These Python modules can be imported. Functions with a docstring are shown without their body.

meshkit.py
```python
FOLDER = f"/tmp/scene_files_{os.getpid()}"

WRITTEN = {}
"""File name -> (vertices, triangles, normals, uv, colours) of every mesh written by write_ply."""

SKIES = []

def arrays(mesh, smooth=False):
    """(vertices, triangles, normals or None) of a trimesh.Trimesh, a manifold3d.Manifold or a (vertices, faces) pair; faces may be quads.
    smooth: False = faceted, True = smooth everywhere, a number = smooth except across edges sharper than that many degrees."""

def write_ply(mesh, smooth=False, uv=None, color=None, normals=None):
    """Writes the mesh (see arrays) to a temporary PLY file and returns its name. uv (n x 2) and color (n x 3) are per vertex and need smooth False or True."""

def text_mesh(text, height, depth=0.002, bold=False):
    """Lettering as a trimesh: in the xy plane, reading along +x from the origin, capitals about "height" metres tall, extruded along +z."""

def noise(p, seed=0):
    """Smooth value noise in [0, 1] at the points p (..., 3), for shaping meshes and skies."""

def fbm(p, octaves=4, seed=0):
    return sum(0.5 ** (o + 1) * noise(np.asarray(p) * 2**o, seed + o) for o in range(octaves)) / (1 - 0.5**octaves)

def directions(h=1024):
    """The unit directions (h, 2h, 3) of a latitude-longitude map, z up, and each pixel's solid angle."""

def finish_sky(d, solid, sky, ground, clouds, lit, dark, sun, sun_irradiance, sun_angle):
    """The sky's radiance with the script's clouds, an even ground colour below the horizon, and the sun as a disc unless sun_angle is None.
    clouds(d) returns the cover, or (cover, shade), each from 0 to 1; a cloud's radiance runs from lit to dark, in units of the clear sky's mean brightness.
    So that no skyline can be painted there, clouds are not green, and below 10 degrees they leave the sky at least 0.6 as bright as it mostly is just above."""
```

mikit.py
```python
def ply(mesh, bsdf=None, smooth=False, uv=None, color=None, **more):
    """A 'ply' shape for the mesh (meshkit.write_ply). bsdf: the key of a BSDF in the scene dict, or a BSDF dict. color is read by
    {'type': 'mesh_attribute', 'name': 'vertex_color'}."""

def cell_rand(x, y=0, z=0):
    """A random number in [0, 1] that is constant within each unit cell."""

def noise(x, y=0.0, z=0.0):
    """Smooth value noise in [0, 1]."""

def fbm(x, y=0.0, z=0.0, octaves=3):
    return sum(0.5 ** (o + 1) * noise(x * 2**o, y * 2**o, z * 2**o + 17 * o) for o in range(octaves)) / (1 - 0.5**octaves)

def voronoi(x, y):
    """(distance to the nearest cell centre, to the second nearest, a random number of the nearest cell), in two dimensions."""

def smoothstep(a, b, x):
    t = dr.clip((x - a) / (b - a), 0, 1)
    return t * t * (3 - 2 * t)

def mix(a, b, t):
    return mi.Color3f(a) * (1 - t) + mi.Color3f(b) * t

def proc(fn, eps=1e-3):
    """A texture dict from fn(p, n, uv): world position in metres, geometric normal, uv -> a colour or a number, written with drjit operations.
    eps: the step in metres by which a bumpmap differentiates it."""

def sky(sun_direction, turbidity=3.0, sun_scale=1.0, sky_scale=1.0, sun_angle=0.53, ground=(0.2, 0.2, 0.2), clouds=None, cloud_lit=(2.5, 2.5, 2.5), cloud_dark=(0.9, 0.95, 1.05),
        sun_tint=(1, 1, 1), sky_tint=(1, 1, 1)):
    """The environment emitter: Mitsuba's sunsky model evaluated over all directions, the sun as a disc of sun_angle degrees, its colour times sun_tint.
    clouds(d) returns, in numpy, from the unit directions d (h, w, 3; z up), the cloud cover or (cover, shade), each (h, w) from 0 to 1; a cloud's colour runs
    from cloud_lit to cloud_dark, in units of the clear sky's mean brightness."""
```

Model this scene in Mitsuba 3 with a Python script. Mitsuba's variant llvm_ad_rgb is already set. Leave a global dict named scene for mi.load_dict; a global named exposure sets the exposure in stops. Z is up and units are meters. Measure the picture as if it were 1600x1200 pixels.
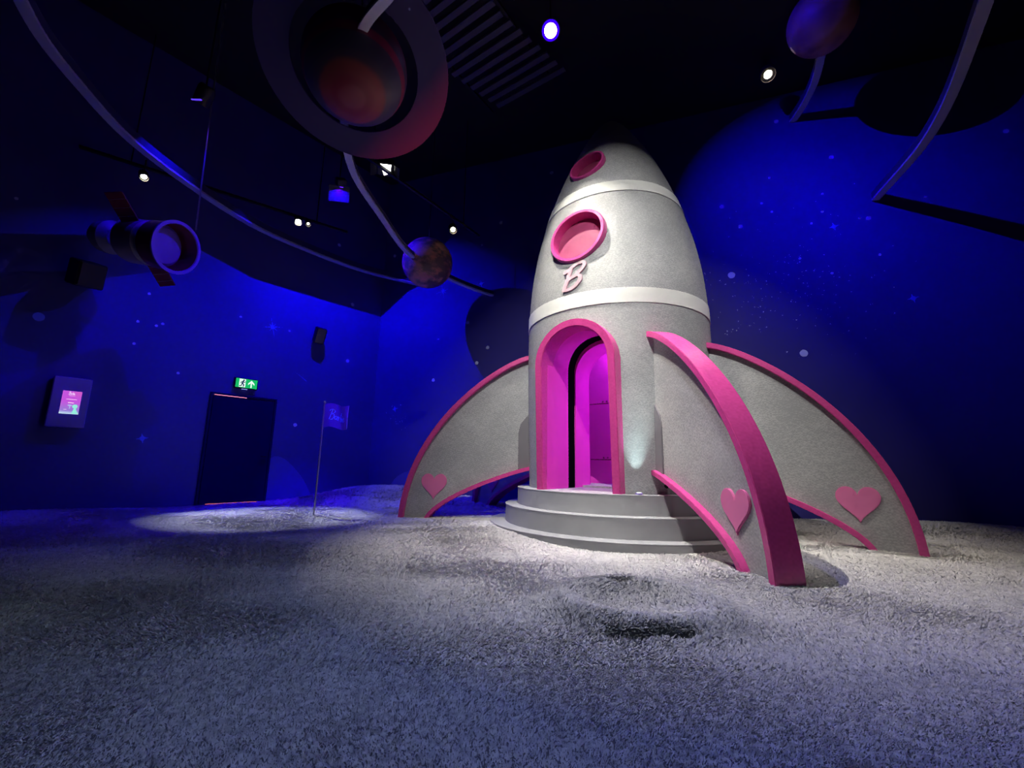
import math
import numpy as np
import trimesh
import manifold3d as m3
import shapely.geometry as sg
import shapely.ops as so
import mitsuba as mi
import drjit as dr
import mikit
from scipy.interpolate import PchipInterpolator, CubicSpline
import meshkit
from mikit import proc, noise, fbm, voronoi, smoothstep, mix

T = mi.ScalarTransform4f
V = lambda *a: np.array(a, float)
unit = lambda v: np.asarray(v, float) / np.linalg.norm(v)
scene, labels = {}, {}
exposure = 0.0

# ------------------------------------------------------------------ camera
FOC, PITCH, ROLL = 678.9, math.radians(10.377), math.radians(1.127)
CF = V(0, math.cos(PITCH), math.sin(PITCH))
U0 = np.cross(V(1, 0, 0), CF)
CR = V(1, 0, 0) * math.cos(ROLL) + U0 * math.sin(ROLL)
CU = np.cross(CR, CF)
CAM = V(0, 0, 1.0)
scene['camera'] = {'type': 'perspective', 'fov': 2 * math.degrees(math.atan(800 / FOC)), 'fov_axis': 'x', 'near_clip': 0.05, 'far_clip': 60.0,
                   'to_world': T().look_at(origin=CAM.tolist(), target=(CAM + CF).tolist(), up=CU.tolist())}


# ------------------------------------------------------------------ lights (lamps of the room, plus an added spot on the flag)
def spot(key, pos, aim, power, color, cutoff, beam, weight=1.0):
    scene[key] = {'type': 'spot', 'to_world': T().look_at(origin=list(map(float, pos)), target=list(map(float, aim)), up=[0.0, 0.01, 1.0]),
                  'intensity': {'type': 'rgb', 'value': [float(power * c) for c in color]}, 'cutoff_angle': float(cutoff), 'beam_width': float(beam), 'sampling_weight': weight}


COOL, WARM, BLUE = (0.90, 0.97, 1.0), (1.0, 0.93, 0.80), (0.012, 0.0, 1.0)
spot('light_rocket_front', (0.0, 0.4, 8.2), (1.75, 7.6, 2.5), 205, (1.0, 0.985, 0.95), 27, 9)
spot('light_rocket_right', (4.3, 1.2, 8.0), (1.9, 7.4, 1.8), 28, (1.0, 0.93, 0.95), 24, 6)
spot('light_rocket_base', (-0.3, 5.9, 8.6), (1.6, 5.9, 0.0), 370, (1.0, 0.94, 0.80), 26, 1)
spot('light_right_base', (5.2, 7.65, 8.95), (4.3, 6.0, 0.0), 95, (1.0, 0.90, 0.78), 22, 3)
spot('light_flag_pool', (-4.95, 9.15, 6.35), (-4.15, 7.85, 0.0), 130, COOL, 16, 10)
spot('light_foreground', (0.3, 2.6, 8.6), (-0.2, 2.8, 0.0), 31, (0.56, 0.80, 1.0), 34, 3)
spot('light_foreground_blue', (0.52, 6.2, 8.35), (1.9, 1.5, 0.0), 75, (0.10, 0.10, 1.0), 32, 6)
spot('light_flag_added', (0.6, 1.0, 6.5), (-3.3, 8.0, 1.7), 300, (0.05, 0.0, 1.0), 6, 2)  # added unseen spot that brightens the flag front with blue
spot('light_satellite_blue', (0.42, 6.40, 8.45), (-5.8, 6.9, 4.5), 75, (0.10, 0.0, 1.0), 8, 4)
L1, L2, L3 = V(1.15, 4.7, 9.35), V(-4.0, 8.9, 7.07), V(-5.44, 6.5, 7.0)
spot('light_wall_blue', L1, (7.0, 8.5, 6.2), 260, BLUE, 27, 2)
spot('light_corner_blue', L2 + V(0.02, -0.02, -0.03), (-4.3, 11.2, 3.4), 100, BLUE, 74, 30)
spot('light_left_blue', L3 + V(-0.12, 0.07, -0.14), (-7.7, 7.9, 2.8), 36, BLUE, 34, 6)

# ------------------------------------------------------------------ materials
RGB = lambda *c: {'type': 'rgb', 'value': [float(x) for x in c]}


def mat(key, color, rough=0.6, metallic=0.0, bump=None, scale=0.002, **kw):
    b = {'type': 'principled', 'base_color': color if isinstance(color, dict) else RGB(*color), 'roughness': rough, 'metallic': metallic, **kw}
    if bump is not None:
        b = {'type': 'bumpmap', 'arbitrary': proc(bump, 2e-3), 'scale': scale, 'bsdf': b}
    scene[key] = {'type': 'twosided', 'bsdf': b}
    return key


def f_silver(p, n, uv):
    g = noise(p.x * 60, p.y * 60, p.z * 60)
    m = fbm(p.x * 1.7, p.y * 1.7, p.z * 1.7, 3)
    return mix((0.30, 0.305, 0.315), (0.47, 0.47, 0.47), dr.clip(0.35 + (m - 0.5) * 1.2 + (g - 0.5) * 1.1, 0, 1))


def f_pink(p, n, uv):
    return mix((0.56, 0.045, 0.24), (0.64, 0.065, 0.30), noise(p.x * 40, p.y * 40, p.z * 40))


def f_step(p, n, uv):
    return mix((0.30, 0.305, 0.32), (0.38, 0.385, 0.40), fbm(p.x * 3, p.y * 3, p.z * 3, 3))


def f_pile(p, n, uv):
    a = fbm(p.x * 0.9 + 5, p.y * 0.9, 0, 3)
    b = noise(p.x * 55, p.y * 55, p.z * 55)
    c = mix((0.42, 0.415, 0.40), (0.82, 0.81, 0.77), dr.clip(0.55 + (a - 0.5) * 0.8 + (b - 0.5) * 1.3, 0, 1))
    s = smoothstep(0.13, 0.05, dr.sqrt(dr.square((p.x - 1.19) * 1.0) + dr.square((p.y - 1.60) * 0.8)) + 0.05 * (fbm(p.x * 9, p.y * 9, 0, 2) - 0.5))
    return c * (1 - s * 0.5) * mix((1, 1, 1), (1.0, 0.90, 0.72), s)


def f_shaded_backing(p, n, uv):  # shade between the tufts put into the dark backing colour
    return mix((0.09, 0.09, 0.095), (0.15, 0.15, 0.15), noise(p.x * 30, p.y * 30, p.z * 30))


def f_wall(p, n, uv):
    a = fbm(p.x * 0.6, p.y * 0.6, p.z * 0.6, 3)
    return mix((0.038, 0.032, 0.25), (0.052, 0.043, 0.31), dr.clip((a - 0.25) * 2, 0, 1))


def f_dark(p, n, uv):
    return mix((0.008, 0.008, 0.014), (0.014, 0.014, 0.022), fbm(p.x, p.y, p.z, 2))


mat('m_silver', proc(f_silver), 0.58, 0.12, lambda p, n, uv: noise(p.x * 90, p.y * 90, p.z * 90), 0.0012, specular=0.5)
mat('m_silver_dark', (0.17, 0.16, 0.18), 0.5, 0.1)
mat('m_white', (0.72, 0.72, 0.69), 0.45)
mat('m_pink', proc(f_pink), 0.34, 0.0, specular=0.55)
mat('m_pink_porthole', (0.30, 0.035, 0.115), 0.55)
mat('m_pink_heart', (0.76, 0.19, 0.42), 0.42)
mat('m_pink_pale', (0.62, 0.40, 0.46), 0.4)
mat('m_magenta', (0.80, 0.06, 0.50), 0.45)
mat('m_step', proc(f_step), 0.5, 0.0)
mat('m_pile', proc(f_pile), 0.95, sheen=0.3)
mat('m_shaded_backing', proc(f_shaded_backing), 0.95)
mat('m_wall', proc(f_wall), 0.8)
mat('m_lighter_blue', (0.075, 0.065, 0.42), 0.8)
mat('m_star', (0.75, 0.78, 0.95), 0.8)
mat('m_star_blue', (0.16, 0.24, 0.80), 0.8)
mat('m_ceiling', proc(f_dark), 0.9)
mat('m_black', (0.012, 0.012, 0.014), 0.5)
mat('m_black_gloss', (0.02, 0.02, 0.022), 0.25)
mat('m_grey_metal', (0.5, 0.5, 0.52), 0.3, 0.85)
mat('m_door', (0.008, 0.007, 0.07), 1.0, specular=0.0)
mat('m_white_blue_lit', (0.30, 0.24, 0.60), 0.45)  # white plastic tinted blue; blue lamp light put into the colour
mat('m_ring_white', (0.50, 0.48, 0.58), 0.6)
mat('m_ring_dark', (0.02, 0.018, 0.09), 0.7)
mat('m_ring_white_lit', (0.92, 0.90, 0.92), 0.6)  # brighter copy of the ring white; light on ring B put into the colour
mat('m_flag', (0.16, 0.04, 0.42), 0.75)
mat('m_flag_text', (0.25, 0.45, 0.95), 0.6)
mat('m_grille', (0.07, 0.065, 0.10), 0.5)
mat('m_sat_red', (0.11, 0.012, 0.03), 0.45)
mat('m_sat_grey', (0.15, 0.11, 0.16), 0.5)
mat('m_sat_rim', (0.22, 0.12, 0.75), 0.4)
mat('m_green', (0.0, 0.3, 0.08), 0.4)


def glow(r, g, b, weight=0.01):
    return {'type': 'area', 'radiance': RGB(r, g, b), 'sampling_weight': weight}


# ------------------------------------------------------------------ object helpers
used = {}


def numbered(name):
    k = used.get(name, 0)
    used[name] = k + 1
    return name if k == 0 else f'{name}_{k:03d}'


def thing(name, label, cat, group=None, kind=None):
    key = numbered(name)
    labels[key] = {'label': label, 'category': cat}
    if group:
        labels[key]['group'] = group
    if kind:
        labels[key]['kind'] = kind
    return key


def part(name, mesh, m, parent, smooth=35, label=None, to_world=None, **kw):
    key = numbered(parent + '__' + name)
    d = mesh if isinstance(mesh, dict) else mikit.ply(mesh, m, smooth=smooth)
    d = {**d, **kw}
    if m is not None:
        d['bsdf'] = {'type': 'ref', 'id': m}
    if to_world is not None:
        d['to_world'] = to_world
    scene[key] = d
    if label:
        labels[key] = {'label': label}
    return key


def solid(name, mesh, m, label, cat, group=None, smooth=35, kind=None, **kw):
    key = thing(name, label, cat, group, kind)
    scene[key] = {**mikit.ply(mesh, m, smooth=smooth), **kw}
    return key


def structure(name, mesh, m, label, smooth=False):
    scene[name] = mikit.ply(mesh, m, smooth=smooth)
    labels[name] = {'label': label, 'category': name.split('_')[0], 'kind': 'structure'}


def tm(v, f):
    return trimesh.Trimesh(np.asarray(v, float), np.asarray(f, int), process=False)


def man(mesh):
    return m3.Manifold(m3.Mesh(np.asarray(mesh.vertices, np.float32), np.asarray(mesh.faces, np.uint32)))


def unman(m):
    q = m.to_mesh()
    return tm(q.vert_properties[:, :3], q.tri_verts)


def cat(*ms):
    return trimesh.util.concatenate([m for m in ms])


def frame(o, x, z):
    """4x4: local x axis x, local z axis z."""
    z = unit(z)
    x = unit(np.asarray(x, float) - z * (np.asarray(x, float) @ z))
    m = np.eye(4)
    m[:3, 0], m[:3, 1], m[:3, 2], m[:3, 3] = x, np.cross(z, x), z, o
    return m


def moved(mesh, m):
    q = mesh.copy()
    q.apply_transform(m)
    return q


def rbox(sx, sy, sz, r=0.01):
    """box with chamfered edges centred at 0"""
    p = []
    for a in (-1, 1):
        for b in (-1, 1):
            for c in (-1, 1):
                p += [(a * (sx / 2 - r), b * (sy / 2 - r), c * sz / 2), (a * (sx / 2 - r), b * sy / 2, c * (sz / 2 - r)), (a * sx / 2, b * (sy / 2 - r), c * (sz / 2 - r))]
    return trimesh.convex.convex_hull(np.array(p))


def lathe(profile, n=64):
    """profile (r, z) list revolved about z, closed profile allowed"""
    p = np.array(profile, float)
    a = np.linspace(0, 2 * np.pi, n, endpoint=False)
    v = np.stack([p[:, None, 0] * np.cos(a), p[:, None, 0] * np.sin(a), np.repeat(p[:, 1:2], n, 1)], -1).reshape(-1, 3)
    i, j = np.meshgrid(np.arange(len(p) - 1), np.arange(n), indexing='ij')
    q = np.stack([i * n + j, i * n + (j + 1) % n, (i + 1) * n + (j + 1) % n, (i + 1) * n + j], -1).reshape(-1, 4)
    f = np.vstack([q[:, [0, 1, 2]], q[:, [0, 2, 3]]])
    m = trimesh.Trimesh(v, f, process=True, merge_norm=True, merge_tex=True)
    m.update_faces(m.nondegenerate_faces())
    m.merge_vertices()
    if m.is_watertight and m.volume < 0:
        m.invert()
    return m


def tube(pts, r, n=10):
    p = np.asarray(pts, float)
    t = np.gradient(p, axis=0)
    t /= np.linalg.norm(t, axis=1, keepdims=True)
    a = np.cross(t, np.where(np.abs(t[:, 2:]) < 0.9, V(0, 0, 1), V(1, 0, 0)))
    a /= np.linalg.norm(a, axis=1, keepdims=True)
    b = np.cross(t, a)
    g = np.arange(n) * 2 * np.pi / n
    v = (p[:, None] + np.broadcast_to(r, (len(p),))[:, None, None] * (np.cos(g)[None, :, None] * a[:, None] + np.sin(g)[None, :, None] * b[:, None])).reshape(-1, 3)
    k = len(p)
    f = []
    for i in range(k - 1):
        for j in range(n):
            q = [i * n + j, i * n + (j + 1) % n, (i + 1) * n + (j + 1) % n, (i + 1) * n + j]
            f += [[q[0], q[2], q[1]], [q[0], q[3], q[2]]]
    v = np.vstack([v, p[:1], p[-1:]])
    for j in range(n):
        f += [[k * n, j, (j + 1) % n], [k * n + 1, (k - 1) * n + (j + 1) % n, (k - 1) * n + j]]
    return tm(v, f)


def ribbon(pts, side, w, t):
    """box-section strip along pts; side = unit sideways vectors, thickness along cross"""
    p = np.asarray(pts, float)
    tg = np.gradient(p, axis=0)
    tg /= np.linalg.norm(tg, axis=1, keepdims=True)
    s = np.broadcast_to(side, p.shape) if side is not None else np.cross(tg, V(0, 0, 1))
    s = s - tg * (s * tg).sum(1, keepdims=True)
    s = s / np.linalg.norm(s, axis=1, keepdims=True)
    u = np.cross(s, tg)
    w = np.broadcast_to(w, (len(p),))[:, None]
    c = [p + s * a * w / 2 + u * b * t / 2 for a, b in ((-1, -1), (1, -1), (1, 1), (-1, 1))]
    v = np.stack(c, 1).reshape(-1, 3)
    f = []
    k = len(p)
    for i in range(k - 1):
        for j in range(4):
            q = [i * 4 + j, i * 4 + (j + 1) % 4, i * 4 + 4 + (j + 1) % 4, i * 4 + 4 + j]
            f += [[q[0], q[1], q[2]], [q[0], q[2], q[3]]]
    f += [[0, 2, 1], [0, 3, 2], [k * 4 - 4, k * 4 - 3, k * 4 - 2], [k * 4 - 4, k * 4 - 2, k * 4 - 1]]
    m = tm(v, f)
    if m.volume < 0:
        m.invert()
    return m


def extrude(poly, h):
    ps = [poly] if poly.geom_type == 'Polygon' else list(poly.geoms)
    return cat(*[trimesh.creation.extrude_polygon(p, h) for p in ps if p.area > 1e-9])


def catmull(pts, n=10):
    p = np.asarray(pts, float)
    if len(p) < 3:
        return p
    t = np.r_[0, np.cumsum(np.linalg.norm(np.diff(p, axis=0), axis=1) ** 0.6)]
    return CubicSpline(t, p)(np.linspace(0, t[-1], n * len(p)))


def strokes(paths, w):
    return so.unary_union([sg.LineString(catmull(q)).buffer(w / 2) for q in paths])


# ------------------------------------------------------------------ room: terrain
WP = V(-3.956, 12.42, 0)                   # the far corner
DL, DR = unit(V(0.636, 0.771, 0)), unit(V(0.940, -0.341, 0))
NL, NR = V(DL[1], -DL[0], 0), V(DR[1], -DR[0], 0)     # into the room


def wl(s, z, off=0.0):
    return WP + DL * s + V(0, 0, z) + NL * off


def wr(s, z, off=0.0):
    return WP + DR * s + V(0, 0, z) + NR * off


RC = V(1.935, 7.903, 0)                    # rocket axis


def gauss(x, y, cx, cy, sx, sy, rot=0.0):
    c, s = math.cos(rot), math.sin(rot)
    u, v = (x - cx) * c + (y - cy) * s, -(x - cx) * s + (y - cy) * c
    return np.exp(-0.5 * ((u / sx) ** 2 + (v / sy) ** 2))


def sstep(a, b, x):
    t = np.clip((x - a) / (b - a), 0, 1)
    return t * t * (3 - 2 * t)


def wav(x, y, seed, n=6, k0=1.0):
    r = np.random.RandomState(seed)
    o = 0
    for i in range(n):
        a, k, p = r.uniform(0, 6.28), k0 * 1.5 ** (i * 0.7), r.uniform(0, 6.28)
        o = o + np.sin(k * (x * math.cos(a) + y * math.sin(a)) + p) * 0.75 ** i
    return o / 2.5


def slit(x, y):
    w = 0.012 * np.sin(x * 23) + 0.10 * (x - 0.85) ** 2
    a = sstep(0.30, 0.20, np.abs(x - 0.84)) * np.exp(-0.5 * ((y - 2.755 - w) / 0.021) ** 2)
    return a + sstep(0.20, 0.12, np.abs(x - 0.86)) * np.exp(-0.5 * ((y - 3.80 + w) / 0.02) ** 2)


def height(x, y):
    x, y = np.asarray(x, float), np.asarray(y, float)
    h = 0.015 * wav(x, y, 3, 6, 1.1)
    h = h + 0.34 * gauss(x, y, -3.3, 12.0, 1.5, 0.9) + 0.10 * gauss(x, y, -1.9, 10.9, 1.0, 0.7)
    h = h + 0.09 * gauss(x, y, -8.0, 7.3, 1.3, 0.8)
    h = h + 0.16 * gauss(x, y, 7.3, 7.4, 1.2, 0.7, -0.35) + 0.05 * gauss(x, y, 4.2, 5.2, 0.9, 0.6) + 0.06 * gauss(x, y, 9.2, 6.4, 1.2, 0.9)
    h = h - 0.09 * gauss(x, y, 1.35, 5.75, 1.1, 0.55)
    h = h + 0.05 * gauss(x, y, -2.4, 5.6, 1.6, 0.8, 0.3) + 0.05 * gauss(x, y, -4.7, 6.9, 1.4, 0.5, 0.6)
    # crater
    d = np.hypot((x - 0.93) * 0.92, (y - 3.34) * 1.0) + 0.02 * np.sin(3 * np.arctan2(y - 3.34, x - 0.93) + 1)
    h = h + 0.10 * np.exp(-0.5 * ((d - 0.47) / 0.12) ** 2) - 0.05 * np.exp(-0.5 * (d / 0.25) ** 2)
    h = h - 0.11 * slit(x, y)
    foot = np.minimum(np.hypot(x - 2.45, y - 4.05), np.minimum(np.hypot(x + 1.9, y - 7.55), np.hypot(x - 5.0, y - 5.55)))
    return np.where(h > 0, h * sstep(0.0, 0.9, foot), h)


xs, ys = np.r_[np.arange(-12.0, 0.2, 0.075), np.arange(0.2, 1.7, 0.03), np.arange(1.7, 17.0, 0.075)], np.r_[np.arange(-1.5, 2.5, 0.075), np.arange(2.5, 2.65, 0.02), np.arange(2.65, 2.87, 0.008), np.arange(2.87, 3.7, 0.03), np.arange(3.7, 3.87, 0.008), np.arange(3.87, 4.1, 0.02), np.arange(4.1, 13.2, 0.075)]
GX, GY = np.meshgrid(xs, ys)
inside = lambda x, y: ((x - WP[0]) * NL[0] + (y - WP[1]) * NL[1] > -0.05) & ((x - WP[0]) * NR[0] + (y - WP[1]) * NR[1] > -0.05)
gv = np.stack([GX, GY, height(GX, GY)], -1).reshape(-1, 3)
i, j = np.meshgrid(np.arange(len(ys) - 1), np.arange(len(xs) - 1), indexing='ij')
n_ = len(xs)
q = np.stack([i * n_ + j, i * n_ + j + 1, (i + 1) * n_ + j + 1, (i + 1) * n_ + j], -1).reshape(-1, 4)
q = q[inside(gv[q, 0], gv[q, 1]).all(1)]
fm = tm(gv, np.vstack([q[:, [0, 1, 2]], q[:, [0, 2, 3]]]))
fm.remove_unreferenced_vertices()
structure('floor', fm, 'm_shaded_backing', 'uneven floor with low dunes under the white shag carpet', smooth=True)

# the shag: bent blades, thicker and sparser with distance
rng = np.random.RandomState(11)


def shag():
    P, W, Lh = [], [], []
    for y0, y1, dens, w, ln in ((0.9, 2.4, 33000, 0.0047, 0.0155), (2.4, 4.2, 15000, 0.0075, 0.022), (4.2, 6.5, 6500, 0.0105, 0.028), (6.5, 9.5, 2800, 0.015, 0.036), (9.5, 12.4, 1000, 0.026, 0.055)):
        xl = -1.25 * y1 - 0.8
        n = int(dens * (y1 - y0) * -2 * xl)
        x, y = rng.uniform(xl, -xl, n), rng.uniform(y0, y1, n)
        k = np.abs(x) < 1.22 * y + 0.7
        P.append(np.c_[x, y][k]); W.append(np.full(k.sum(), w)); Lh.append(np.full(k.sum(), ln))
    P, W, Lh = np.vstack(P), np.concatenate(W), np.concatenate(Lh)
    inn = ((P[:, 0] - WP[0]) * NL[0] + (P[:, 1] - WP[1]) * NL[1] > 0.03) & ((P[:, 0] - WP[0]) * NR[0] + (P[:, 1] - WP[1]) * NR[1] > 0.03)
    rr = np.hypot(P[:, 0] - RC[0], P[:, 1] - RC[1])
    bald = wav(P[:, 0] * 6, P[:, 1] * 9, 5, 8, 2.0) + wav(P[:, 0] * 1.2, P[:, 1] * 1.2, 8, 4, 1.0) * 0.5
    inn &= (rr > 2.27) & (slit(P[:, 0], P[:, 1]) < rng.uniform(0.35, 0.75, len(P))) & ~((bald > 1.35) & (rng.uniform(size=len(P)) < 0.75))
    P, W, Lh = P[inn], W[inn], Lh[inn]
    n = len(P)
    e = 0.01
    h = height(P[:, 0], P[:, 1])
    nx, ny = -(height(P[:, 0] + e, P[:, 1]) - h) / e, -(height(P[:, 0], P[:, 1] + e) - h) / e
    N = np.c_[nx, ny, np.ones(n)]
    N /= np.linalg.norm(N, axis=1, keepdims=True)
    th = 2.2 * wav(P[:, 0], P[:, 1], 21, 6, 2.5) + rng.normal(0, 1.1, n) + 0.4
    D = np.c_[np.cos(th), np.sin(th), np.zeros(n)]
    D -= N * (D * N).sum(1, keepdims=True)
    D /= np.linalg.norm(D, axis=1, keepdims=True)
    lean = rng.uniform(0.35, 1.25, n)[:, None]
    ln = (Lh * rng.uniform(0.65, 1.25, n))[:, None]
    root = np.c_[P, h - 0.004]
    d0 = unit_rows(N + D * 0.55 * lean)
    d1 = unit_rows(N * 0.25 + D * lean)
    c = root + d0 * ln * 0.5 + d1 * ln * 0.6
    S = np.cross(N, D)
    tw = rng.uniform(-0.9, 0.9, n)[:, None]
    S = S * np.cos(tw) + D * np.sin(tw)
    S *= (W * rng.uniform(0.7, 1.3, n))[:, None] * 0.5
    v = np.stack([root - S, root + S, c + S * 0.7, c - S * 0.7], 1).reshape(-1, 3)
    bn = np.cross(S, c - root)
    bn = unit_rows(bn) * np.where((bn * N).sum(1) < 0, -1, 1)[:, None]
    vn = unit_rows(N * 0.7 + bn * 0.7)
    k = np.arange(n)[:, None] * 4
    f = np.vstack([k + t for t in ([0, 1, 2], [0, 2, 3])])
    return v, f, np.repeat(vn, 4, 0)


def unit_rows(a):
    return a / np.linalg.norm(a, axis=1, keepdims=True)


sv, sf, sn = shag()
scene['carpet_pile'] = {'type': 'ply', 'filename': meshkit.write_ply(tm(sv, sf), True, normals=sn), 'face_normals': False, 'bsdf': {'type': 'ref', 'id': 'm_pile'}}
labels['carpet_pile'] = {'label': 'deep white shag carpet pile covering the moon floor dunes and crater', 'category': 'carpet', 'kind': 'stuff'}

# ------------------------------------------------------------------ room: walls, ceiling
HC = 9.6


def wall(d, s0, s1, n):
    o = n * -0.15
    p = [WP + d * s0, WP + d * s1, WP + d * s1 + o, WP + d * s0 + o]
    b = [x + V(0, 0, -0.3) for x in p] + [x + V(0, 0, HC) for x in p]
    return trimesh.convex.convex_hull(np.array(b))


structure('wall_left', wall(DL, -11.5, 0.0, NL), 'm_wall', 'deep blue painted wall on the left with painted stars and the exit door')
structure('wall_right', wall(DR, 0.0, 19.0, NR), 'm_wall', 'deep blue starry painted wall behind and right of the rocket')
ce = trimesh.creation.box((32, 17, 0.15)); ce.apply_translation((2, 5.5, HC + 0.075))
structure('ceiling', ce, 'm_ceiling', 'high black ceiling above the rocket')

# painted stars: thin flat shapes lying on the walls
starL = [(-6.722, 3.345, 'big'), (-5.047, 1.342, 'cross'), (-5.922, 5.779, 'big'), (-6.052, 4.306, 'dot'), (-5.325, 4.224, 'dot'), (-5.423, 3.618, 'dot'), (-5.129, 3.603, 'dot'), (-5.034, 3.669, 'dot'), (-5.419, 3.162, 'dot'), (-4.652, 2.708, 'dot'), (-3.658, 4.207, 'dot'), (-2.95, 4.146, 'spark'), (-2.556, 4.149, 'dot'), (-2.164, 1.834, 'mid'), (-0.935, 3.698, 'mid'), (-0.934, 5.334, 'mid'), (-1.493, 6.913, 'mid'), (-7.277, 5.319, 'dot')]
starR = [(2.056, 5.796, 'spark'), (0.34, 7.137, 'mid'), (3.247, 5.877, 'cross'), (2.883, 4.785, 'mid'), (1.992, 4.383, 'dot'), (3.498, 4.032, 'mid'), (3.195, 3.63, 'mid'), (1.897, 3.22, 'mid'), (0.714, 2.449, 'cross'), (3.791, 7.61, 'mid'), (5.24, 8.833, 'mid'), (3.227, 7.026, 'dot'), (10.606, 8.926, 'mid'), (11.571, 7.755, 'mid'), (10.356, 7.527, 'dot'), (11.326, 6.919, 'dot'), (9.344, 7.004, 'mid'), (10.341, 6.68, 'dot'), (10.156, 6.924, 'dot'), (9.694, 6.436, 'mid'), (11.065, 6.266, 'dot'), (11.461, 6.119, 'cross'), (12.077, 6.199, 'mid'), (11.287, 6.498, 'dot'), (9.435, 5.285, 'big'), (12.612, 4.369, 'cross'), (10.671, 3.381, 'big'), (14.457, 7.629, 'mid'), (13.058, 6.484, 'dot'), (11.925, 6.227, 'dot'), (12.183, 5.361, 'dot'), (11.327, 5.072, 'dot'), (10.783, 5.486, 'dot')]


def star_poly(r, tips, inner, ph=0.0, n=None):
    a = np.arange(2 * tips) * np.pi / tips + ph
    return sg.Polygon(np.c_[np.cos(a), np.sin(a)] * np.where(np.arange(2 * tips) % 2 == 0, r, inner)[:, None])


STARS = {'dot': extrude(sg.Point(0, 0).buffer(0.027, 3), 0.004), 'mid': extrude(sg.Point(0, 0).buffer(0.048, 4), 0.004), 'big': extrude(sg.Point(0, 0).buffer(0.075, 6), 0.004),
         'cross': extrude(so.unary_union([star_poly(0.10, 4, 0.03, 0.2), sg.Point(0, 0).buffer(0.045, 4)]), 0.004),
         'spark': extrude(so.unary_union([star_poly(0.24, 4, 0.018, 0.25), star_poly(0.13, 4, 0.02, 1.03), sg.Point(0, 0).buffer(0.04, 4)]), 0.004)}
STARD = {k: mikit.ply(v, 'm_star', smooth=False) for k, v in STARS.items()}
for lst, fn, d, n, par in ((starL, wl, DL, NL, 'wall_left'), (starR, wr, DR, NR, 'wall_right')):
    for s, z, k in lst:
        bl = k == 'cross' or k == 'spark' or (k == 'big' and par == 'wall_left')
        part('painted_star', STARD[k], 'm_star_blue' if bl else 'm_star', par, to_world=T(frame(fn(s, z, 0.001), d, n)))
rs = np.random.RandomState(5)
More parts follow.
